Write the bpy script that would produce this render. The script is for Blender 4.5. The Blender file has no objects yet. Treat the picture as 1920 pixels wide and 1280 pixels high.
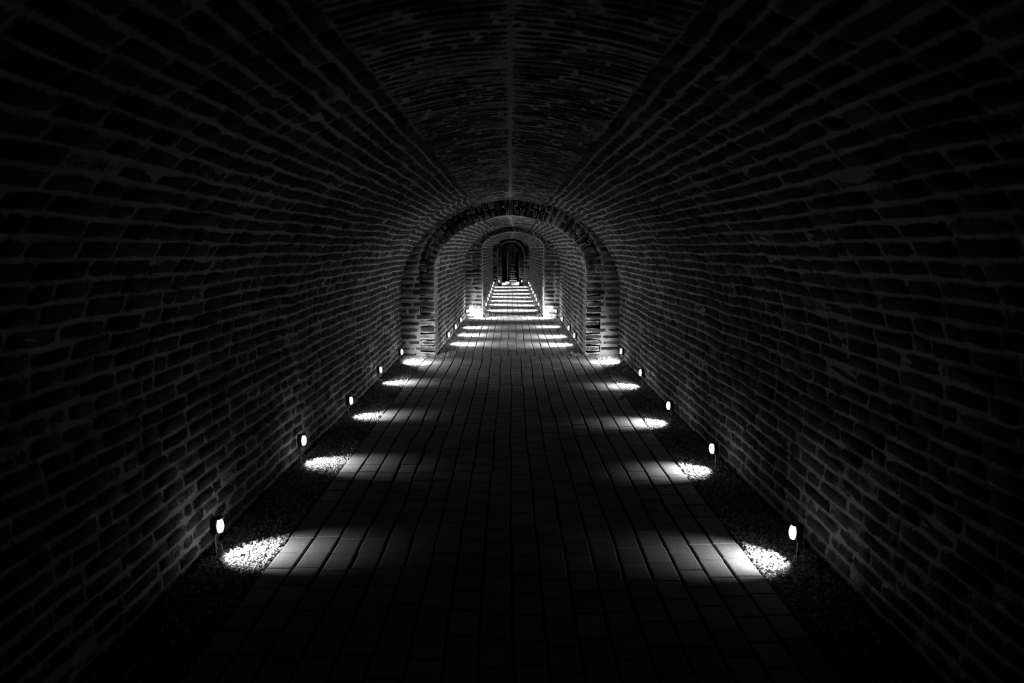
import bpy, math, random
import numpy as np
from mathutils import Vector, Matrix

C = bpy.context.scene.collection
rng = np.random.default_rng(7)
random.seed(7)
R = math.radians

# ------------------------------------------------------------------ materials
def new_mat(name):
    m = bpy.data.materials.new(name); m.use_nodes = True
    nt = m.node_tree
    for n in list(nt.nodes): nt.nodes.remove(n)
    out = nt.nodes.new('ShaderNodeOutputMaterial')
    b = nt.nodes.new('ShaderNodeBsdfPrincipled')
    nt.links.new(b.outputs[0], out.inputs[0])
    return m, nt, b, out

def g(v): return (v, v, v, 1)

def noise(nt, scale, detail=4, rough=.6, vec=None):
    n = nt.nodes.new('ShaderNodeTexNoise')
    n.inputs['Scale'].default_value = scale; n.inputs['Detail'].default_value = detail
    n.inputs['Roughness'].default_value = rough
    if vec: nt.links.new(vec, n.inputs['Vector'])
    return n.outputs[0]

def math_(nt, op, a, b=None, c=None, clamp=False):
    n = nt.nodes.new('ShaderNodeMath'); n.operation = op; n.use_clamp = clamp
    for i, v in enumerate((a, b, c)):
        if v is None: continue
        if isinstance(v, (int, float)): n.inputs[i].default_value = v
        else: nt.links.new(v, n.inputs[i])
    return n.outputs[0]

def attr(nt, name):
    n = nt.nodes.new('ShaderNodeAttribute'); n.attribute_name = name
    return n.outputs['Fac']

def mrange(nt, v, a, b, c, d, smooth=False):
    n = nt.nodes.new('ShaderNodeMapRange'); n.clamp = True
    if smooth: n.interpolation_type = 'SMOOTHSTEP'
    nt.links.new(v, n.inputs[0])
    for i, x in enumerate((a, b, c, d)): n.inputs[1 + i].default_value = x
    return n.outputs[0]

def masonry(name, mortar=.42, brick=(.025, .075), wash=.5, ragged=.9, fine=1.0):
    """brick faces and ragged pale mortar; attribute m = how far into the joint, r = one random number a brick"""
    m, nt, b, out = new_mat(name)
    tc = nt.nodes.new('ShaderNodeNewGeometry').outputs['Position']
    am, ar = attr(nt, 'm'), attr(nt, 'r')
    n1 = noise(nt, 50 * fine, 5, .7, tc)
    n2 = noise(nt, 9 * fine, 3, .6, tc)
    n3 = noise(nt, 1.1, 3, .6, tc)
    f = math_(nt, 'ADD', am, math_(nt, 'MULTIPLY', math_(nt, 'SUBTRACT', n1, .5), ragged * 1.3))
    f = math_(nt, 'ADD', f, math_(nt, 'MULTIPLY', math_(nt, 'SUBTRACT', n2, .5), ragged * .9))
    f = math_(nt, 'ADD', f, math_(nt, 'MULTIPLY', math_(nt, 'SUBTRACT', n3, .5), wash * 1.6))
    f = math_(nt, 'ADD', f, mrange(nt, ar, .90, 1.0, 0, .45))
    f = mrange(nt, f, .48, .82, 0, 1, True)
    bc = mrange(nt, ar, 0, 1, brick[0], brick[1])
    bc = math_(nt, 'MULTIPLY', bc, mrange(nt, n2, .25, .75, .55, 1.5))
    mc = math_(nt, 'MULTIPLY', mrange(nt, n1, .2, .8, .72, 1.18), mortar)
    mx = nt.nodes.new('ShaderNodeMix'); mx.data_type = 'FLOAT'
    nt.links.new(f, mx.inputs[0]); nt.links.new(bc, mx.inputs[2]); nt.links.new(mc, mx.inputs[3])
    cc = nt.nodes.new('ShaderNodeCombineColor')
    for i in range(3): nt.links.new(mx.outputs[0], cc.inputs[i])
    nt.links.new(cc.outputs[0], b.inputs['Base Color'])
    b.inputs['Roughness'].default_value = .95
    b.inputs['Specular IOR Level'].default_value = .12
    bp = nt.nodes.new('ShaderNodeBump'); bp.inputs['Strength'].default_value = .7; bp.inputs['Distance'].default_value = .008
    nt.links.new(math_(nt, 'ADD', n1, n2), bp.inputs['Height']); nt.links.new(bp.outputs[0], b.inputs['Normal'])
    return m

def stone(name, lo, hi, scale=30, rough=.8, use_r=True, bump=.3, dist=.003, spec=.3):
    m, nt, b, out = new_mat(name)
    tc = nt.nodes.new('ShaderNodeNewGeometry').outputs['Position']
    n1 = noise(nt, scale, 6, .65, tc)
    n2 = noise(nt, 1.6, 3, .6, tc)
    v = mrange(nt, n1, .25, .75, .75, 1.2)
    v = math_(nt, 'MULTIPLY', v, mrange(nt, n2, .3, .7, .8, 1.2))
    if use_r: v = math_(nt, 'MULTIPLY', v, mrange(nt, attr(nt, 'r'), 0, 1, lo, hi))
    else: v = math_(nt, 'MULTIPLY', v, (lo + hi) / 2)
    cc = nt.nodes.new('ShaderNodeCombineColor')
    for i in range(3): nt.links.new(v, cc.inputs[i])
    nt.links.new(cc.outputs[0], b.inputs['Base Color'])
    b.inputs['Roughness'].default_value = rough
    b.inputs['Specular IOR Level'].default_value = spec
    bp = nt.nodes.new('ShaderNodeBump'); bp.inputs['Strength'].default_value = bump; bp.inputs['Distance'].default_value = dist
    nt.links.new(n1, bp.inputs['Height']); nt.links.new(bp.outputs[0], b.inputs['Normal'])
    return m

def plain(name, v, rough=.5, metal=0.0):
    m, nt, b, out = new_mat(name)
    tc = nt.nodes.new('ShaderNodeTexCoord').outputs['Object']
    n1 = noise(nt, 60, 3, .6, tc)
    r = mrange(nt, n1, .3, .7, rough * .8, min(1, rough * 1.2)); nt.links.new(r, b.inputs['Roughness'])
    b.inputs['Base Color'].default_value = g(v); b.inputs['Metallic'].default_value = metal
    return m

M_VAULT = masonry('vault_brick', .44, (.026, .08), .55, 1.3)
M_CROWN = masonry('crown_brick', .66, (.03, .13), .6, 1.25)
M_FACE = masonry('rough_stone_face', .55, (.03, .13), .25, 1.0, .7)
M_PAVE = stone('paving_block', .15, .23, 45, .78, True, .35, .0015, .3)
M_SOIL_SHADE = stone('soil_and_riser_shade', .012, .022, 60, 1, False, .3, .004, 0)
M_GRAVEL = stone('pale_gravel', .20, .55, 70, .85, True, .3, .002, .2)
M_STEP = stone('worn_step_stone', .25, .5, 14, .9, True, .5, .02, .1)
M_BLACK = plain('dark_lamp_metal', .012, .5, .2)
M_CABLE = plain('dark_cable', .010, .6)
M_PEB = stone('small_pebble', .03, .05, 50, .9, False)
def lens_mat(strength):
    m, nt, b, out = new_mat('lamp_lens_glow')
    b.inputs['Base Color'].default_value = g(.8); b.inputs['Roughness'].default_value = .4
    b.inputs['Emission Color'].default_value = g(1); b.inputs['Emission Strength'].default_value = strength
    return m
LENS_STRENGTH = 3.4
SPOT_POWER = 42.0
M_LENS = lens_mat(LENS_STRENGTH)

# ------------------------------------------------------------------ mesh helpers
class MB:
    def __init__(s): s.v = []; s.q = []; s.m = []; s.r = []; s.n = 0
    def add(s, co, quads, m, r):
        s.v.append(np.asarray(co, float).reshape(-1, 3)); s.q.append(np.asarray(quads, int) + s.n)
        k = len(s.v[-1]); s.n += k
        s.m.append(np.broadcast_to(m, (k,)).astype(float)); s.r.append(np.broadcast_to(r, (k,)).astype(float))
    def build(s, name, mat, parent=None, smooth=True, kind=None, attrs=True):
        co = np.concatenate(s.v); q = np.concatenate(s.q)
        k = q.shape[1]
        me = bpy.data.meshes.new(name)
        me.vertices.add(len(co)); me.vertices.foreach_set('co', co.astype(np.float32).ravel())
        me.loops.add(q.size); me.loops.foreach_set('vertex_index', q.astype(np.int32).ravel())
        me.polygons.add(len(q)); me.polygons.foreach_set('loop_start', np.arange(0, q.size, k, dtype=np.int32))
        me.polygons.foreach_set('loop_total', np.full(len(q), k, dtype=np.int32))
        me.update(calc_edges=True)
        if attrs:
            for nm, arr in (('m', s.m), ('r', s.r)):
                a = me.attributes.new(nm, 'FLOAT', 'POINT'); a.data.foreach_set('value', np.concatenate(arr).astype(np.float32))
        me.polygons.foreach_set('use_smooth', np.full(len(q), smooth))
        me.materials.append(mat); me.validate()
        o = bpy.data.objects.new(name, me); C.objects.link(o)
        if parent: o.parent = parent
        if kind: o['kind'] = kind
        return o

def grid_quads(nu, nv, base=0):
    i, j = np.meshgrid(np.arange(nu - 1), np.arange(nv - 1), indexing='ij')
    a = i * nv + j
    return (np.stack([a, a + nv, a + nv + 1, a + 1], -1).reshape(-1, 4) + base)

_ph = rng.uniform(0, 6.28, 64)
def wob(a, b, k=0, f=1.0):
    """smooth pseudo-noise of two coordinates, about -1..1"""
    s = 0
    for i, (fa, fb, w) in enumerate(((1.3, 2.1, .45), (2.9, -1.7, .3), (5.3, 4.1, .2), (9.1, -7.7, .13), (17., 13., .08))):
        s = s + w * np.sin(a * fa * f + _ph[(i + k) % 64] + 1.3 * np.sin(b * fb * f + _ph[(i + k + 9) % 64]))
    return s

def brick_cells(mb, corners, mapf, joint_u, joint_v, H=.012, rough=.004, bias=None, rv=None, flip=False):
    """corners (N,4,2): (u0v0)(u1v0)(u1v1)(u0v1).  mapf(u,v,h)->xyz.  one bevelled brick a cell, its rim sunk in the mortar"""
    Cn = np.asarray(corners, float); N = len(Cn)
    if N == 0: return
    Lu = np.linalg.norm(Cn[:, 1] - Cn[:, 0], axis=1) * .5 + np.linalg.norm(Cn[:, 2] - Cn[:, 3], axis=1) * .5
    Lv = np.linalg.norm(Cn[:, 3] - Cn[:, 0], axis=1) * .5 + np.linalg.norm(Cn[:, 2] - Cn[:, 1], axis=1) * .5
    def ticks(L, joint):
        e0 = np.clip(joint * .5 * rng.uniform(.6, 1.6, N) / L, .02, .30); e1 = np.clip(joint * .5 * rng.uniform(.6, 1.6, N) / L, .02, .30)
        d = np.clip(.011 / L, .02, .14)
        return np.stack([np.zeros(N), e0, e0 + d, np.full(N, .5), 1 - e1 - d, 1 - e1, np.ones(N)], 1)
    S, T = ticks(Lu, joint_u), ticks(Lv, joint_v)
    hh = np.array([-1.2, -.1, 1, 1.12, 1, -.1, -1.2]); mm = np.array([1, .85, .12, 0, .12, .85, 1])
    s = np.repeat(S[:, :, None], 7, 2); t = np.repeat(T[:, None, :], 7, 1)
    h = np.minimum(hh[:, None], hh[None, :]); m = np.maximum(mm[:, None], mm[None, :])
    m = m.copy(); 
    for a in (2, 4):
        for b_ in (2, 4): m[a, b_] = .45; h = h.copy(); h[a, b_] = .7
    inner = np.zeros((7, 7)); inner[1:6, 1:6] = 1
    js = rng.normal(0, .0035, (N, 7, 7)) * inner / Lu[:, None, None]; jt = rng.normal(0, .003, (N, 7, 7)) * inner / Lv[:, None, None]
    s = s + js; t = t + jt
    P = (Cn[:, None, None, 0] * ((1 - s) * (1 - t))[..., None] + Cn[:, None, None, 1] * (s * (1 - t))[..., None]
         + Cn[:, None, None, 2] * (s * t)[..., None] + Cn[:, None, None, 3] * ((1 - s) * t)[..., None])
    r = rng.uniform(0, 1, N) if rv is None else rv
    Hb = H * (1 + .35 * rng.normal(0, 1, N))
    hv = h[None] * np.clip(Hb, H * .3, H * 1.8)[:, None, None] + rng.normal(0, 1, (N, 7, 7)) * rough * .4 * inner
    hv = np.where(h[None] < -1, -.006, hv)
    U, V = P[..., 0], P[..., 1]
    mv = np.broadcast_to(m, (N, 7, 7)).copy()
    if bias is not None: mv = mv + bias(U, V)
    X = mapf(U.ravel(), V.ravel(), hv.ravel())
    q = grid_quads(7, 7); 
    if flip: q = q[:, ::-1]
    Q = (q[None] + (np.arange(N) * 49)[:, None, None]).reshape(-1, 4)
    mb.add(X, Q, mv.ravel(), np.repeat(r, 49))

def rows_cells(u0, u1, v0, v1, pitch, length, lengthvar=.3, halfs=True):
    nrow = max(1, round((v1 - v0) / pitch)); p = (v1 - v0) / nrow
    out = []
    for k in range(nrow):
        a, b = v0 + k * p, v0 + (k + 1) * p
        u = u0 - random.uniform(0, length)
        while u < u1 - .001:
            L = length * (1 + random.uniform(-lengthvar, lengthvar))
            if random.random() < .22: L *= .55
            e = u + L
            c0, c1 = max(u, u0), min(e, u1)
            if u1 - c1 < .04: c1 = u1; e = u1 + 1
            if c1 - c0 > .03: out.append(((c0, a), (c1, a), (c1, b), (c0, b)))
            u = e
    return out

# ------------------------------------------------------------------ tunnel sections
class Sec:
    """one vaulted stretch: semi-elliptic barrel on straight walls, running along +Y"""
    def __init__(s, y0, y1, a0, a1, zs, b, band, cx0=0., cx1=0., zf0=0., zf1=0., zc=0.):
        s.y0, s.y1, s.a0, s.a1, s.zs, s.b, s.band = y0, y1, a0, a1, zs, b, band
        s.cx0, s.cx1, s.zf0, s.zf1, s.zc = cx0, cx1, zf0, zf1, zc
        t = np.linspace(0, math.pi / 2, 200)
        X = np.concatenate([np.full(20, a0), a0 * np.cos(t)]); Z = np.concatenate([np.linspace(-.06, zs, 20, endpoint=False), zs + b * np.sin(t) + .022 * np.clip(1 - a0 * np.cos(t) / .45, 0, 1)])
        L = np.concatenate([[0], np.cumsum(np.hypot(np.diff(X), np.diff(Z)))])
        s.X, s.Z, s.L = X, Z, L; s.T = L[-1]
        s.Lb = float(np.interp(-band, -X, L)) if band < a0 else 0
        tx, tz = np.gradient(X), np.gradient(Z); n = np.hypot(tx, tz)
        s.NX, s.NZ = -tz / n, tx / n          # towards the tunnel's inside (right-hand half)
    def k(s, y): return (y - s.y0) / (s.y1 - s.y0)
    def surf(s, side, warp=0.):
        def f(u, v, h):
            kk = s.k(u); v2 = v
            if warp:
                edge = np.clip(np.minimum(v, s.T - v) / .1, 0, 1)
                v2 = v + edge * warp * (.6 * wob(u * .9, v * .8, 3) + .35 * wob(u * 2.3, v * 2.5, 11))
                if s.y0 < 0: v2 = v2 + edge * .05 * np.clip((v - 1.2) / 1.2, 0, 1) * np.exp(-((u - 8.9) / .25) ** 2) * (1 if side < 0 else .5)
            v2 = np.clip(v2, 0, s.T)
            x = np.interp(v2, s.L, s.X); z = np.interp(v2, s.L, s.Z); nx = np.interp(v2, s.L, s.NX); nz = np.interp(v2, s.L, s.NZ)
            sc = (s.a0 + (s.a1 - s.a0) * kk) / s.a0
            hx = h + .010 * wob(u * .8, v, 21)
            return np.stack([s.cx0 + (s.cx1 - s.cx0) * kk + side * (x * sc + nx * hx), u + 0 * x, z + nz * hx + s.zf0 * 0 + (s.zc * kk) * np.clip(z / s.zs, 0, 1)], -1)
        return f
    def shell(s, mb, side, v0, v1, thick=.22):
        nu, nv = max(3, int((s.y1 - s.y0) / .4)), 24
        f = s.surf(side)
        U, V = np.meshgrid(np.linspace(s.y0, s.y1, nu), np.linspace(v0, v1, nv), indexing='ij')
        A = f(U.ravel(), V.ravel(), np.zeros(U.size)); B = f(U.ravel(), V.ravel(), np.full(U.size, -thick))
        q = grid_quads(nu, nv); n = nu * nv
        fl = (lambda Q: Q[:, ::-1]) if side > 0 else (lambda Q: Q)
        qs = [fl(q[:, ::-1]), fl(q) + n]
        idx = np.arange(n).reshape(nu, nv)
        for line in (idx[0], idx[-1], idx[:, 0], idx[:, -1]):
            a, b = line[:-1], line[1:]
            qs.append(np.stack([a, b, b + n, a + n], -1))
        mb.add(np.concatenate([A, B]), np.concatenate(qs), 1.0, .5)
    def build(s, pitch=.079, length=.235, joint=.010, H=.009, reveal=0.):
        def bias(U, V):
            w = -.08 + .30 * np.clip(1 - V / .8, 0, 1) * (.6 + .5 * wob(U * 1.6, V * 2, 44))
            if reveal: w = w + .55 * np.clip((s.y0 + reveal - U) / .05, 0, 1) * (V < s.zs + .3)
            return w
        for side, nm in ((-1, 'wall_left'), (1, 'wall_right')):
            mb = MB()
            brick_cells(mb, rows_cells(s.y0, s.y1, 0, s.Lb, pitch, length), s.surf(side, .02), joint * .6, joint, H, .004, bias, flip=(side < 0))
            s.shell(mb, side, 0, s.Lb)
            mb.build(nm, M_VAULT, kind='structure')
        mb = MB()
        for side in (-1, 1):
            f = s.surf(side, 0)
            # crown: courses run across the vault, one long pale seam at the ridge
            def f2(u, v, h, f=f, side=side):       # u = arc from ridge outwards, v = depth
                return f(np.clip(v + .012 * wob(u * 6, v * 2.0, 5 + side) - .05 * u, s.y0, s.y1), s.T - u, h)
            L = s.T - s.Lb
            cells = rows_cells(.0, L + .015, s.y0, s.y1, .062, .36)
            brick_cells(mb, cells, f2, .012, .017, .006, .003, lambda U, V: .26 * np.exp(-(U / (.05 + .03 * wob(V * 1.5, 0, 33))) ** 2) + .10 * wob(V * 1.2, U * 2, 30), flip=(side > 0))
            s.shell(mb, side, s.Lb, s.T)
        mb.build('ceiling', M_CROWN, kind='structure')

def outline_x(sec, z, end=False):
    """half width of a section at height z (0 above the crown)"""
    sc = (sec.a1 / sec.a0) if end else 1.
    dz = sec.zc if end else 0
    z = z - dz * min(1, max(z, 0) / sec.zs)
    if z <= sec.zs: return sec.a0 * sc
    k = (z - sec.zs) / (sec.b + .02)
    return 0. if k >= 1 else sec.a0 * sc * math.sqrt(1 - k * k)

def arch_face(outer, inner, y, ring=.25, pitch=.095, length=.27, zf=0.):
    """cross wall that closes the wider vault down to the narrower one"""
    mb = MB()
    cxi, cxo = inner.cx0, outer.cx1
    f = lambda u, v, h: np.stack([u, y - h + .008 * wob(u * 2, v * 2, 40), v], -1)
    cells = []
    # voussoir ring around the opening
    t = np.linspace(0, math.pi, 400)
    X = inner.a0 * np.cos(t); Z = inner.zs + inner.b * np.sin(t)
    L = np.concatenate([[0], np.cumsum(np.hypot(np.diff(X), np.diff(Z)))])
    nx, nz = np.cos(t) / inner.a0, np.sin(t) / inner.b; n = np.hypot(nx, nz); nx /= n; nz /= n
    def polar(l, r): return (cxi + np.interp(l, L, X) + r * np.interp(l, L, nx), np.interp(l, L, Z) + r * np.interp(l, L, nz))
    K = int(L[-1] / (pitch * .85)); e = np.linspace(0, L[-1], K + 1)
    for i in range(K):
        cut = random.choice((.5, .5, .42, .58, 1, 1))
        for r0, r1 in (((0, cut), (cut, 1)) if cut < 1 else ((0, 1),)):
            cells.append((polar(e[i], r0 * ring), polar(e[i], r1 * ring), polar(e[i + 1], r1 * ring), polar(e[i + 1], r0 * ring)))
    def ring_out(z):
        if z <= inner.zs: return inner.a0 + (ring if z > inner.zs - .001 else 0)
        k = (z - inner.zs) / (inner.b + ring)
        return 0. if k >= 1 else (inner.a0 + ring) * math.sqrt(1 - k * k)
    ztop = outer.zs + outer.b + outer.zc + .05
    z = zf - .04
    while z < ztop:
        p = pitch * random.uniform(.88, 1.12); z2 = min(z + p, ztop)
        if z < inner.zs - .03 < z2: z2 = inner.zs
        for sd in (-1, 1):
            def xi(q): return (ring_out(q + .002) if q >= inner.zs - .0005 else inner.a0)
            def xo(q): return outline_x(outer, q, True) + .06
            i0, i1 = xi(z) if z >= inner.zs - .001 else inner.a0, xi(z2 - .004)
            o0, o1 = xo(z), xo(z2)
            if min(o0, o1) <= .02 or max(i0, i1) > min(o0, o1): continue
            i0, i1 = cxi * sd + i0, cxi * sd + i1; o0, o1 = cxo * sd + o0, cxo * sd + o1
            w = min(o0 - i0, o1 - i1); nb = max(1, round(w / (length * random.uniform(.7, 1.3))))
            cut = np.sort(np.concatenate([[0, 1], (np.arange(1, nb) + rng.uniform(-.25, .25, nb - 1)) / nb]))
            for a, b in zip(cut[:-1], cut[1:]):
                c = ((i0 + (o0 - i0) * a, z), (i0 + (o0 - i0) * b, z), (i1 + (o1 - i1) * b, z2), (i1 + (o1 - i1) * a, z2))
                if sd < 0: c = tuple((-px, pz) for px, pz in (c[1], c[0], c[3], c[2]))
                cells.append(c)
        z = z2
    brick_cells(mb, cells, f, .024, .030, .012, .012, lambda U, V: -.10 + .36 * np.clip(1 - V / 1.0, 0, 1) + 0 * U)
    # solid backing with the opening cut out
    n = 60
    tt = np.linspace(0, math.pi, n)
    inn = [(cxi + inner.a0, -.06)] + [(cxi + inner.a0 * math.cos(a), inner.zs + inner.b * math.sin(a)) for a in tt] + [(cxi - inner.a0, -.06)]
    A, B = outer.a0 * outer.a1 / outer.a0 + .12, outer.b + .12
    zo = outer.zs + outer.zc
    out = [(cxo + A, -.06)] + [(cxo + A * math.cos(a), zo + B * math.sin(a)) for a in tt] + [(cxo - A, -.06)]
    k = len(inn); P = []
    for yy in (y, y + .12):
        for ring_ in (inn, out): P += [(x, yy, zz) for x, zz in ring_]
    i = np.arange(k - 1)
    q = np.concatenate([np.stack([i, i + k, i + k + 1, i + 1], -1), np.stack([i + 2 * k, i + 2 * k + 1, i + 3 * k + 1, i + 3 * k], -1),
                        np.stack([i, i + 1, i + 1 + 2 * k, i + 2 * k], -1), np.stack([i + k, i + 3 * k, i + 3 * k + 1, i + k + 1], -1)])
    mb.add(np.array(P), q[:, ::-1], 1.0, .5)
    return mb.build('wall_back', M_FACE, kind='structure')

S1 = Sec(-2.0, 10.22, 1.62, 1.62, .90, 1.40, .50)
S2 = Sec(10.12, 15.72, 1.12, 1.08, 1.22, .82, .36, 0, .05)
S3 = Sec(15.62, 26.35, .70, .69, 1.56, .37, .28, .06, .02, 0, .12, -.03)
S4 = Sec(26.25, 28.5, .52, .50, 1.35, .46, .2, .02, 0, .12, .12)
S5 = Sec(28.4, 33.5, .36, .36, 1.30, .36, .15, 0, .0, .12, .9)
S1.build()
S2.build(pitch=.084, length=.22, joint=.012, reveal=.38)
S3.build(length=.22, reveal=.3)
S4.build(length=.22, reveal=.22)
S5.build(length=.22)
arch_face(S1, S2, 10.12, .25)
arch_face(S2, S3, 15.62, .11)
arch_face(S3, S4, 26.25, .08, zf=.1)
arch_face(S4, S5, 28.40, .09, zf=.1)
# end of the far passage
mb = MB()
brick_cells(mb, rows_cells(-.42, .42, 0, 1.8, .1, .25), lambda u, v, h: np.stack([u, 33.35 - h, v], -1), .02, .03, .012)
P = np.array([(x, y, z) for y in (33.35, 33.6) for x, z in ((-.45, -.1), (.45, -.1), (.45, 1.85), (-.45, 1.85))])
mb.add(P, np.array([(0, 1, 2, 3), (4, 7, 6, 5), (0, 4, 5, 1), (1, 5, 6, 2), (2, 6, 7, 3), (3, 7, 4, 0)]), 1, .5)
mb.build('wall_back', M_FACE, kind='structure')

# ------------------------------------------------------------------ floors
def zfloor(y): return np.interp(y, [15.62, 26.3], [0, .12])

def floor_section(y0, y1, x0, x1, gx0, gx1, pitch=.136, length=.185):
    """dry-laid paving blocks in running rows along the passage, on a dark bed that also carries the gravel"""
    ncol = round((x1 - x0) / pitch); p = (x1 - x0) / ncol
    cs = []; 
    for k in range(ncol):
        y = y0 - random.uniform(0, length)
        while y < y1:
            L = length * random.uniform(.93, 1.07)
            a, b = max(y, y0), min(y + L, y1)
            if b - a > .03: cs.append((x0 + k * p, a, x0 + (k + 1) * p, b))
            y += L
    c = np.array(cs); N = len(c)
    gap = .0034; gl = .0010
    sh = .010 * wob(c[:, 1] * 1.0, c[:, 0] * 1.5, 17)
    def w(x, y): return x + (.012 * wob(y * .8, np.round((x - x0) / p) * 3.3, 17)) * np.clip(np.minimum(x - x0, x1 - x) / .1, 0, 1)
    sx = np.array([0, .025, .06, .94, .975, 1.]); sy = np.array([0, .012, .035, .965, .988, 1.])
    hx = np.array([-1, -.3, 0, 0, -.3, -1.])
    S = np.repeat(sx[:, None], 6, 1); T = np.repeat(sy[None], 6, 0)
    h = np.minimum(hx[:, None], hx[None, :]) * .006
    jx0, jx1 = rng.exponential(.0014, N), rng.exponential(.0014, N)
    chip = rng.random((N, 4)) < .13                    # knocked-off corners open dark holes in the joints
    X0 = w(c[:, 0], (c[:, 1] + c[:, 3]) / 2) + gap + jx0; X1 = w(c[:, 2], (c[:, 1] + c[:, 3]) / 2) - gap - jx1
    X0b = w(c[:, 0], c[:, 3]) + gap + jx0; X1b = w(c[:, 2], c[:, 3]) - gap - jx1
    X0a = w(c[:, 0], c[:, 1]) + gap + jx0; X1a = w(c[:, 2], c[:, 1]) - gap - jx1
    Y0 = c[:, 1] + gl; Y1 = c[:, 3] - gl
    t = T[None]; s = S[None]
    left = X0a[:, None, None] * (1 - t) + X0b[:, None, None] * t; right = X1a[:, None, None] * (1 - t) + X1b[:, None, None] * t
    x = left + (right - left) * s
    y = Y0[:, None, None] + (Y1 - Y0)[:, None, None] * t + 0 * s
    z = np.broadcast_to(h, (N, 6, 6)) + rng.normal(0, .0006, N)[:, None, None]
    z = z + (s - .5) * rng.normal(0, .0008, N)[:, None, None] + (t - .5) * rng.normal(0, .0010, N)[:, None, None]
    if y0 < 0:      # a few sunken-bed blocks left of the middle stand proud and tilted
        pr = ((c[:, 0] > -.86) & (c[:, 0] < -.46) & (c[:, 1] > 3.6) & (c[:, 1] < 6.4) & (rng.random(N) < .5))
        z = z + pr[:, None, None] * (-.003 + (s - .5) * .008 * rng.uniform(.3, 1.2, N)[:, None, None])
    ch = .034
    for i, (a, b) in enumerate(((0, 0), (5, 0), (5, 5), (0, 5))):
        sg = chip[:, i] * rng.uniform(.4, 1.0, N) * ch
        x[:, a, b] += sg * (1 if a == 0 else -1) * .7; y[:, a, b] += sg * (1 if b == 0 else -1)
        a2 = 1 if a == 0 else 4; b2 = 1 if b == 0 else 4
        x[:, a2, b] += sg * (1 if a == 0 else -1) * .6; y[:, a, b2] += sg * (1 if b == 0 else -1) * .7
    z = z + zfloor(y) * 1.0
    mb = MB()
    base = np.stack([x, y, z], -1).reshape(-1, 3)
    q = grid_quads(6, 6); Q = (q[None] + (np.arange(N) * 36)[:, None, None]).reshape(-1, 4)
    mb.add(base, Q, 0, np.repeat(rng.uniform(0, 1, N), 36))
    # sides of the blocks down to the bed
    rim = np.array([k * 6 for k in range(6)] + [30 + k for k in range(1, 6)] + [k * 6 + 5 for k in range(4, -1, -1)] + [k for k in range(4, 0, -1)])
    V = np.stack([x, y, z], -1).reshape(N, 36, 3)[:, rim]; W = V.copy(); W[..., 2] -= .045
    nr = len(rim); i = np.arange(nr); j = (i + 1) % nr
    qq = np.stack([i, j, j + nr, i + nr], -1)[:, ::-1]
    mb.add(np.concatenate([V, W], 1).reshape(-1, 3), (qq[None] + (np.arange(N) * 2 * nr)[:, None, None]).reshape(-1, 4), 0, np.repeat(rng.uniform(0, 1, N), 2 * nr))
    o = mb.build('floor', M_PAVE, kind='structure', smooth=False)
    # bed
    ny = 12; U, Vv = np.meshgrid(np.array([gx0, gx1]), np.linspace(y0, y1, ny), indexing='ij')
    top = np.stack([U.ravel(), Vv.ravel(), zfloor(Vv.ravel()) - .030], -1); bot = top.copy(); bot[:, 2] -= .12
    q = grid_quads(2, ny); n = 2 * ny; idx = np.arange(n).reshape(2, ny)
    qs = [q, q[:, ::-1] + n]
    for line in (idx[0], idx[1], idx[:, 0], idx[:, -1]): qs.append(np.stack([line[:-1], line[1:], line[1:] + n, line[:-1] + n], -1))
    mb = MB(); mb.add(np.concatenate([top, bot]), np.concatenate(qs), 0, .5)
    t2 = top.copy(); t2[:, 0] = np.where(t2[:, 0] < (gx0 + gx1) / 2, x0 + .02, x1 - .02); t2[:, 2] += .022; b2 = t2.copy(); b2[:, 2] -= .02   # sand filling the joints
    mb.add(np.concatenate([t2, b2]), np.concatenate(qs), 0, .5)
    mb.build('floor', M_SOIL_SHADE, kind='structure', smooth=False)
    return o

floor_section(-2.0, 10.02, -1.235, 1.245, -1.66, 1.66)
floor_section(10.02, 15.62, -.83, .90, -1.16, 1.18)
floor_section(15.62, 26.25, -.50, .62, -.72, .80)
floor_section(26.25, 33.4, -.33, .33, -.35, .35)

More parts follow.
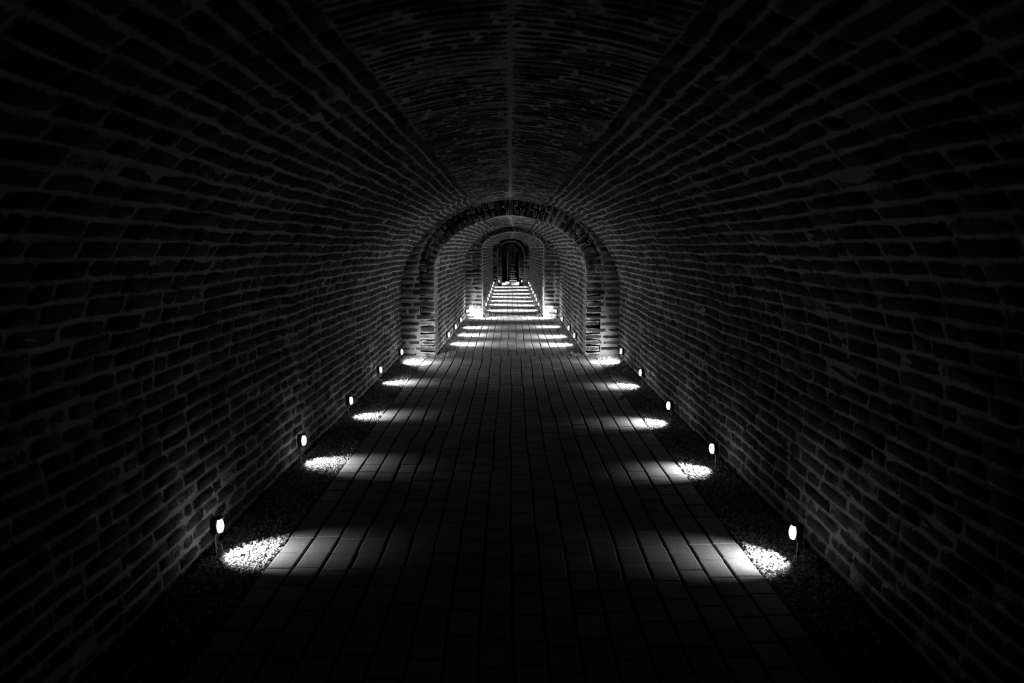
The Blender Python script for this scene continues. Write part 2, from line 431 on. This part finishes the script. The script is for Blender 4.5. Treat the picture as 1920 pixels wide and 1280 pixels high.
# ------------------------------------------------------------------ gravel
_t = (1 + 5 ** .5) / 2
ICO = np.array([(-1, _t, 0), (1, _t, 0), (-1, -_t, 0), (1, -_t, 0), (0, -1, _t), (0, 1, _t), (0, -1, -_t), (0, 1, -_t), (_t, 0, -1), (_t, 0, 1), (-_t, 0, -1), (-_t, 0, 1)], float)
ICO /= np.linalg.norm(ICO[0])
ICF = np.array([(0, 11, 5), (0, 5, 1), (0, 1, 7), (0, 7, 10), (0, 10, 11), (1, 5, 9), (5, 11, 4), (11, 10, 2), (10, 7, 6), (7, 1, 8), (3, 9, 4), (3, 4, 2), (3, 2, 6), (3, 6, 8), (3, 8, 9), (4, 9, 5), (2, 4, 11), (6, 2, 10), (8, 6, 7), (9, 8, 1)])
def pebbles(name, label, areas):
    """areas: (x0,x1,y0,y1,size,density factor)"""
    mb = MB()
    for x0, x1, y0, y1, size, dens in areas:
        A = (x1 - x0) * (y1 - y0); N = int(A / (size * size) * dens)
        pos = np.stack([rng.uniform(x0, x1, N), rng.uniform(y0, y1, N)], 1)
        s = size * .5 * rng.lognormal(0, .28, N)
        z = zfloor(pos[:, 1]) - .030 + rng.uniform(0, 1, N) ** .8 * .026 + .006 * wob(pos[:, 1] * 3, pos[:, 0] * 5, 50)
        q = rng.normal(size=(N, 4)); q /= np.linalg.norm(q, axis=1)[:, None]
        w, a, b, c = q.T
        Rm = np.stack([1 - 2 * (b * b + c * c), 2 * (a * b - c * w), 2 * (a * c + b * w), 2 * (a * b + c * w), 1 - 2 * (a * a + c * c), 2 * (b * c - a * w),
                       2 * (a * c - b * w), 2 * (b * c + a * w), 1 - 2 * (a * a + b * b)], -1).reshape(N, 3, 3)
        sc = rng.uniform(.55, 1.25, (N, 1, 3)) * rng.uniform(.8, 1.2, (N, 12, 1))
        V = np.einsum('nij,nkj->nki', Rm, ICO[None] * sc) * s[:, None, None]
        V[..., :2] += pos[:, None]; V[..., 2] += z[:, None]
        mb.add(V.reshape(-1, 3), (ICF[None] + (np.arange(N) * 12)[:, None, None]).reshape(-1, 3), 0, np.repeat(rng.uniform(0, 1, N), 12))
    o = mb.build(name, M_GRAVEL, smooth=False)
    o['kind'] = 'stuff'; o['label'] = label; o['category'] = 'gravel'
    return o
pebbles('gravel', 'loose pale gravel strip along the left wall of the near vault', [(-1.60, -1.245, .6, 7.0, .0125, 1.75), (-1.60, -1.245, 7.0, 10.02, .0145, 1.7), (-1.245, -.86, 9.92, 10.08, .0145, .9)])
pebbles('gravel', 'loose pale gravel strip along the right wall of the near vault', [(1.255, 1.60, .6, 7.0, .0125, 1.75), (1.255, 1.60, 7.0, 10.02, .0145, 1.7), (.93, 1.255, 9.92, 10.08, .0145, .9)])
pebbles('gravel', 'narrow dark-lying gravel strip along the left wall past the near arch', [(-1.09, -.84, 10.14, 15.55, .017, 1.6)])
pebbles('gravel', 'narrow dark-lying gravel strip along the right wall past the near arch', [(.91, 1.11, 10.14, 15.55, .017, 1.6)])
pebbles('gravel', 'thin gravel edge along the left wall of the narrow far passage', [(-.63, -.51, 15.7, 26.2, .02, 1.6)])
pebbles('gravel', 'thin gravel edge along the right wall of the narrow far passage', [(.63, .73, 15.7, 26.2, .02, 1.6)])

# ------------------------------------------------------------------ stake lights
def prism(mb, pts_lo, pts_hi, cap=True):
    n = len(pts_lo); i = np.arange(n); j = (i + 1) % n
    mb.add(np.array(list(pts_lo) + list(pts_hi)), np.stack([i, j, j + n, i + n], -1), 0, .5)
def tube(mb, p, q, r0, r1, n=10):
    p, q = Vector(p), Vector(q); d = (q - p).normalized(); a = d.orthogonal().normalized(); b = d.cross(a)
    ring = lambda c, r: [tuple(c + (a * math.cos(2 * math.pi * k / n) + b * math.sin(2 * math.pi * k / n)) * r) for k in range(n)]
    A, B, A2, B2 = ring(p, r0), ring(q, r1), ring(p, r0 * .01), ring(q, r1 * .01)
    prism(mb, A2, A); prism(mb, A, B); prism(mb, B, B2)
def rbox(mb, c, s, bev=.004, taper=1.0):
    """bevelled box: stacked chamfered rings"""
    cx, cy, cz = c; hx, hy, hz = s[0] / 2, s[1] / 2, s[2] / 2
    def ring(z, inset, k=1.0):
        X, Y = (hx - inset) * k, (hy - inset) * k; b = min(bev, X * .5, Y * .5)
        return [(cx + a, cy + d, z) for a, d in ((-X + b, -Y), (X - b, -Y), (X, -Y + b), (X, Y - b), (X - b, Y), (-X + b, Y), (-X, Y - b), (-X, -Y + b))]
    rs = [ring(cz - hz, hx * .98, 1), ring(cz - hz, bev, 1), ring(cz - hz + bev, 0, 1), ring(cz + hz - bev, 0, taper), ring(cz + hz, bev, taper), ring(cz + hz, hx * .98, taper)]
    rs[0] = [(cx + .0001 * k, cy, cz - hz) for k in range(8)]; rs[-1] = [(cx + .0001 * k, cy, cz + hz) for k in range(8)]
    for a, b in zip(rs[:-1], rs[1:]): prism(mb, a, b)

# built once, facing +X (towards the path); origin on the ground under the stake
HZ = .172
def make_light():
    root = bpy.data.objects.new('stake_light', None); C.objects.link(root); root.empty_display_size = .05
    mb = MB(); tube(mb, (0, 0, -.05), (0, 0, .02), .003, .006); tube(mb, (0, 0, .02), (.002, 0, HZ - .035), .0055, .0055)
    tube(mb, (0, 0, .045), (0, 0, .052), .011, .011)
    mb.build('stake', M_BLACK, root, smooth=False, attrs=False)
    mb = MB(); rbox(mb, (.006, 0, HZ), (.040, .048, .080), .006, .92); rbox(mb, (.016, 0, HZ + .041), (.056, .050, .006), .003)
    rbox(mb, (.002, 0, HZ - .046), (.022, .022, .014), .003)
    h = mb.build('housing', M_BLACK, root, smooth=False, attrs=False)
    for k in (-1, 1):
        mb = MB(); tube(mb, (.004, k * .023, HZ - .026), (.004, k * .029, HZ - .026), .006, .006, 8)
        mb.build('screw', M_CABLE, h, smooth=False, attrs=False)
    # bulging lens on the path side
    n, kz = 14, 11; V = []
    for i in range(kz):
        t = -math.pi / 2 + math.pi * i / (kz - 1)
        for j in range(n):
            a = 2 * math.pi * j / n
            ce, se = math.cos(t), math.sin(t)
            V.append((.030 + .020 * math.copysign(abs(ce) ** .7, ce) * math.cos(a), .023 * abs(ce) ** .7 * math.sin(a), HZ - .002 +   .037 * se))
    V = np.array(V); i, j = np.meshgrid(np.arange(kz - 1), np.arange(n), indexing='ij'); a = i * n + j; b = i * n + (j + 1) % n
    mb = MB(); mb.add(V, np.stack([a, b, b + n, a + n], -1).reshape(-1, 4), 0, .5)
    l = mb.build('lens', M_LENS, root, smooth=True, attrs=False); l['label'] = 'glowing white lens'
    mb = MB(); pts = [(-.018, .012, HZ - .03), (-.022, .02, .11), (.018, .026, .06), (.028, .030, .01), (.034, .032, -.02)]
    for p, q in zip(pts[:-1], pts[1:]): tube(mb, p, q, .003, .003, 6)
    mb.build('cable', M_CABLE, root, smooth=False, attrs=False)
    sp = bpy.data.lights.new('beam', 'SPOT'); sp.energy = SPOT_POWER; sp.spot_size = R(92); sp.spot_blend = .9; sp.shadow_soft_size = .006; sp.color = (1, 1, 1)
    so = bpy.data.objects.new('beam', sp); C.objects.link(so); so.parent = root
    so.location = (.052, 0, HZ - .012)
    so.rotation_euler = (0, R(-39), 0)        # -Z swung towards +X
    return root
proto = make_light(); first = [True]
def place_light(x, y, zf, side, label, group, tilt=0., yaw=0., power=1., up=0., swing=0., added_fill=0.):
    """up / swing re-aim the lamp's beam; spill: energy of an extra wide spot added to brighten arch faces and paving"""
    if first[0]: root = proto; first[0] = False
    else:
        root = proto.copy(); C.objects.link(root)
        for ch in proto.children:
            c = ch.copy(); C.objects.link(c); c.parent = root
            for gch in ch.children:
                d = gch.copy(); C.objects.link(d); d.parent = c
            if c.type == 'LIGHT':
                if power != 1.: c.data = ch.data.copy(); c.data.energy = SPOT_POWER * power
                c.rotation_euler = (0, R(-39 - up), R(swing))
                if added_fill:
                    e = c.copy(); e.data = c.data.copy(); C.objects.link(e); e.parent = root; e.name = 'added_fill'; e.data.energy = added_fill  # extra wide spot, added to lift the walls and paving around
                    e.data.spot_size = R(165); e.data.spot_blend = .6; e.rotation_euler = (0, R(-75), R(swing * 2))
    dx = .040                                   # the lens stands inwards of the stake
    root.location = (x + side * dx, y, zf - .012)
    root.rotation_euler = (R(tilt), R(random.uniform(-2, 2)), (math.pi if side > 0 else 0) + R(yaw))
    root['label'] = label; root['category'] = 'light'; root['group'] = group

G1L, G1R = 'stake lights in the left gravel of the near vault', 'stake lights in the right gravel of the near vault'
ordn = ['nearest to the viewer', 'second from the front', 'third from the front', 'fourth from the front', 'last before the near arch']
for n, (x, y) in enumerate(((-1.511, 3.41), (-1.545, 4.98), (-1.504, 6.35), (-1.526, 7.98), (-1.495, 9.37))):
    place_light(x, y, 0, -1, 'dark stake light with white lens by the left vault wall, ' + ordn[n], G1L, (2, -5, 3, 0, 1)[n], (4, -6, 5, 3, -3)[n], (1, 1.0, .8, 1.2, 1.5)[n], added_fill=(.2, .3, .7, 3, 38)[n], swing=(0, 0, 0, 0, 10)[n])
for n, (x, y) in enumerate(((1.433, 3.32), (1.455, 4.78), (1.444, 6.13), (1.499, 7.77), (1.533, 9.42))):
    place_light(x, y, 0, 1, 'dark stake light with white lens by the right vault wall, ' + ordn[n], G1R, (-2, 2, 0, 3, -1)[n], (-6, 4, 3, -4, 2)[n], (.8, 1.0, 1.2, 1.2, 1.5)[n], added_fill=(.2, .3, .7, 3, 38)[n], swing=(0, 0, 0, 0, -10)[n])
o2 = ['first beyond the near arch', 'second beyond the near arch', 'third beyond the near arch', 'last one, close against the second arch']
for n, (x, y) in enumerate(((-1.018, 11.25), (-.99, 12.40), (-.98, 13.60), (-.97, 15.44))):
    place_light(x, y, 0, -1, 'stake light at left wall of the second vault, ' + o2[n], 'stake lights on the left of the second vault', 0, random.uniform(-4, 4), (3.6, 3.4, 3.2, 9.0)[n], (13, 13, 13, 30)[n], (0, 0, 0, 8)[n], (16, 14, 9, 14)[n])
for n, (x, y) in enumerate(((1.045, 11.14), (1.035, 12.20), (1.04, 13.75), (1.03, 15.45))):
    place_light(x, y, 0, 1, 'stake light at right wall of the second vault, ' + o2[n], 'stake lights on the right of the second vault', 0, random.uniform(-4, 4), (3.6, 3.4, 3.2, 9.0)[n], (13, 13, 13, 30)[n], (0, 0, 0, -8)[n], (16, 14, 9, 14)[n])
o3 = ['nearest one', 'second one in', 'third one in', 'fourth one in', 'fifth one in', 'sixth one in', 'farthest one']
for n, (x, y) in enumerate(((-.604, 17.15), (-.61, 18.70), (-.61, 19.9), (-.61, 21.2), (-.61, 22.4), (-.615, 23.9), (-.62, 25.6))):
    place_light(x, y, zfloor(y), -1, 'tiny stake light at left wall of the narrow far passage, ' + o3[n], 'tiny stake lights on the left of the far passage', power=4.8, up=15, added_fill=4)
for n, (x, y) in enumerate(((.70, 17.15), (.70, 18.5), (.70, 19.75), (.70, 21.1), (.69, 22.5), (.69, 24.2), (.68, 25.7))):
    place_light(x, y, zfloor(y), 1, 'tiny stake light at right wall of the narrow far passage, ' + o3[n], 'tiny stake lights on the right of the far passage', power=4.8, up=15, added_fill=4)
place_light(-.44, 26.75, .12, -1, 'farthest stake light of all on the left, at the foot of the stone steps', 'stake lights at the foot of the steps', power=1.2, swing=68, up=34, added_fill=2)
place_light(.44, 26.75, .12, 1, 'farthest stake light of all on the right, at the foot of the stone steps', 'stake lights at the foot of the steps', power=.7, swing=-62, up=30, added_fill=2)

# ------------------------------------------------------------------ rubble steps at the far end
def rough_block(name, c, s, parent=None, n=5, amp=.012):
    mb = MB(); cx, cy, cz = c
    u = np.linspace(-1, 1, n)
    for ax in range(3):
        for sg in (-1, 1):
            A, B = np.meshgrid(u, u, indexing='ij')
            P = np.zeros((n, n, 3)); P[..., ax] = sg; P[..., (ax + 1) % 3] = A; P[..., (ax + 2) % 3] = B
            P = P.reshape(-1, 3)
            rad = np.linalg.norm(P, axis=1, keepdims=True)
            P = P * (1 - .10 * (rad - 1) ** 1.0)
            W = P * np.array(s) / 2
            W = W + amp * np.stack([wob(W[:, 1] * 14 + cx * 9, W[:, 2] * 14 + cy * 7, 1), wob(W[:, 0] * 14 + cy * 5, W[:, 2] * 14, 2), .6 * wob(W[:, 0] * 14 + cx, W[:, 1] * 14 + cy * 3, 3)], -1)
            q = grid_quads(n, n)
            mb.add(W + np.array(c) * (0 if parent is None else 1), q if sg > 0 else q[:, ::-1], 0, random.Random(name + str(c)).random())
    o = mb.build(name, M_STEP, parent)
    if parent is None: o.location = c
    return o
st = bpy.data.objects.new('stone_steps', None); C.objects.link(st); st.location = (0, 0, 0)
st['label'] = 'worn stone steps rising into the dark at the far end of the passage'; st['category'] = 'steps'
z = .12; y = 27.55
for k in range(11):
    z1 = z + (.075 if k < 8 else .11)
    ln = .38
    cut = random.uniform(-.08, .0)
    lo, hi = (-.33, .31) if k < 1 else (-.05 + .012 * k + random.uniform(-.03, .03), .25 - .008 * k + random.uniform(-.03, .03))
    for a, b in (((lo, cut - .03), (cut + .03, hi)) if k < 1 else ((lo, hi),)):
        dz = random.uniform(-.012, .012); dy = random.uniform(-.04, .04)
        rough_block('step', ((a + b) / 2, y + ln / 2 + dy, z1 + dz - .02), (b - a, ln + .10, .045), st)
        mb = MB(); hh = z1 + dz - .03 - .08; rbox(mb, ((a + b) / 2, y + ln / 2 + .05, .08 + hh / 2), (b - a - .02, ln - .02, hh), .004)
        mb.build('riser', M_SOIL_SHADE, st, smooth=False)  # near-black soil colour puts the shade under each tread into the riser
    z = z1; y += ln
for (x, yy, s, lab) in ((-.24, 27.1, (.17, .14, .07), 'pale loose stone block lying left of the steps, in front'), (-.12, 27.32, (.16, .13, .12), 'grey loose stone block touching the left foot of the steps'),
                        (.16, 27.05, (.26, .13, .06), 'long flat pale stone lying right of the steps, in front'), (.29, 27.35, (.13, .13, .11), 'squarish pale stone against the right foot of the steps')):
    b = rough_block('stone_block', (x, yy, .12 + s[2] / 2 - .006), s)
    b['label'] = lab; b['category'] = 'stone'; b['group'] = 'loose stones at the foot of the steps'
# added pale upright standing in for a lit wall jamb far up the steps
mb = MB(); rbox(mb, (-.13, 30.4, .74), (.05, .10, 1.30), .008)
jm = mb.build('lit_jamb_edge', M_STEP, smooth=False); jm['label'] = 'pale upright standing in for a lit jamb edge, left of the far steps'; jm['category'] = 'post'

# small things lying on the paving
def pebble_thing(x, y, r, lab, mat):
    mb = MB(); V = ICO * np.array([1.2, .9, .5]) * r; mb.add(V, ICF, 0, .5)
    o = mb.build('pebble', mat, smooth=True); o.location = (x, y, r * .42); o['label'] = lab; o['category'] = 'pebble'
    s = o.modifiers.new('s', 'SUBSURF'); s.levels = s.render_levels = 2
pebble_thing(-1.09, 7.28, .026, 'small dark pebble on the paving edge near the fourth left light', M_PEB)
pebble_thing(1.20, 7.15, .030, 'small dark lump at the right paving edge near the fourth right light', M_PEB)
pebble_thing(.10, 10.9, .018, 'small pale pebble in mid path just past the near arch', M_GRAVEL)

# ------------------------------------------------------------------ camera, world, view
cam = bpy.data.cameras.new('camera'); co = bpy.data.objects.new('camera', cam); C.objects.link(co)
cam.sensor_width = 36; cam.lens = 24.0; cam.clip_start = .05
co.location = (0, 0, 1.6)
co.rotation_euler = (R(90) - math.atan2(177, 1280), 0, -math.atan2(3, 1280))
cam.dof.use_dof = True; cam.dof.focus_distance = 7.0; cam.dof.aperture_fstop = 2.8
sc = bpy.context.scene; sc.camera = co
w = bpy.data.worlds.new('night'); sc.world = w; w.use_nodes = True
w.node_tree.nodes['Background'].inputs[0].default_value = (1, 1, 1, 1); w.node_tree.nodes['Background'].inputs[1].default_value = 0.0
sc.view_settings.view_transform = 'Standard'; sc.view_settings.look = 'None'; sc.view_settings.gamma = 1; sc.view_settings.exposure = 0.0
sc.view_settings.use_curve_mapping = False
cy = sc.cycles
cy.max_bounces = 8; cy.diffuse_bounces = 6; cy.use_denoising = True; cy.sample_clamp_indirect = 4.0; cy.caustics_reflective = False; cy.caustics_refractive = False
cy.use_light_tree = True
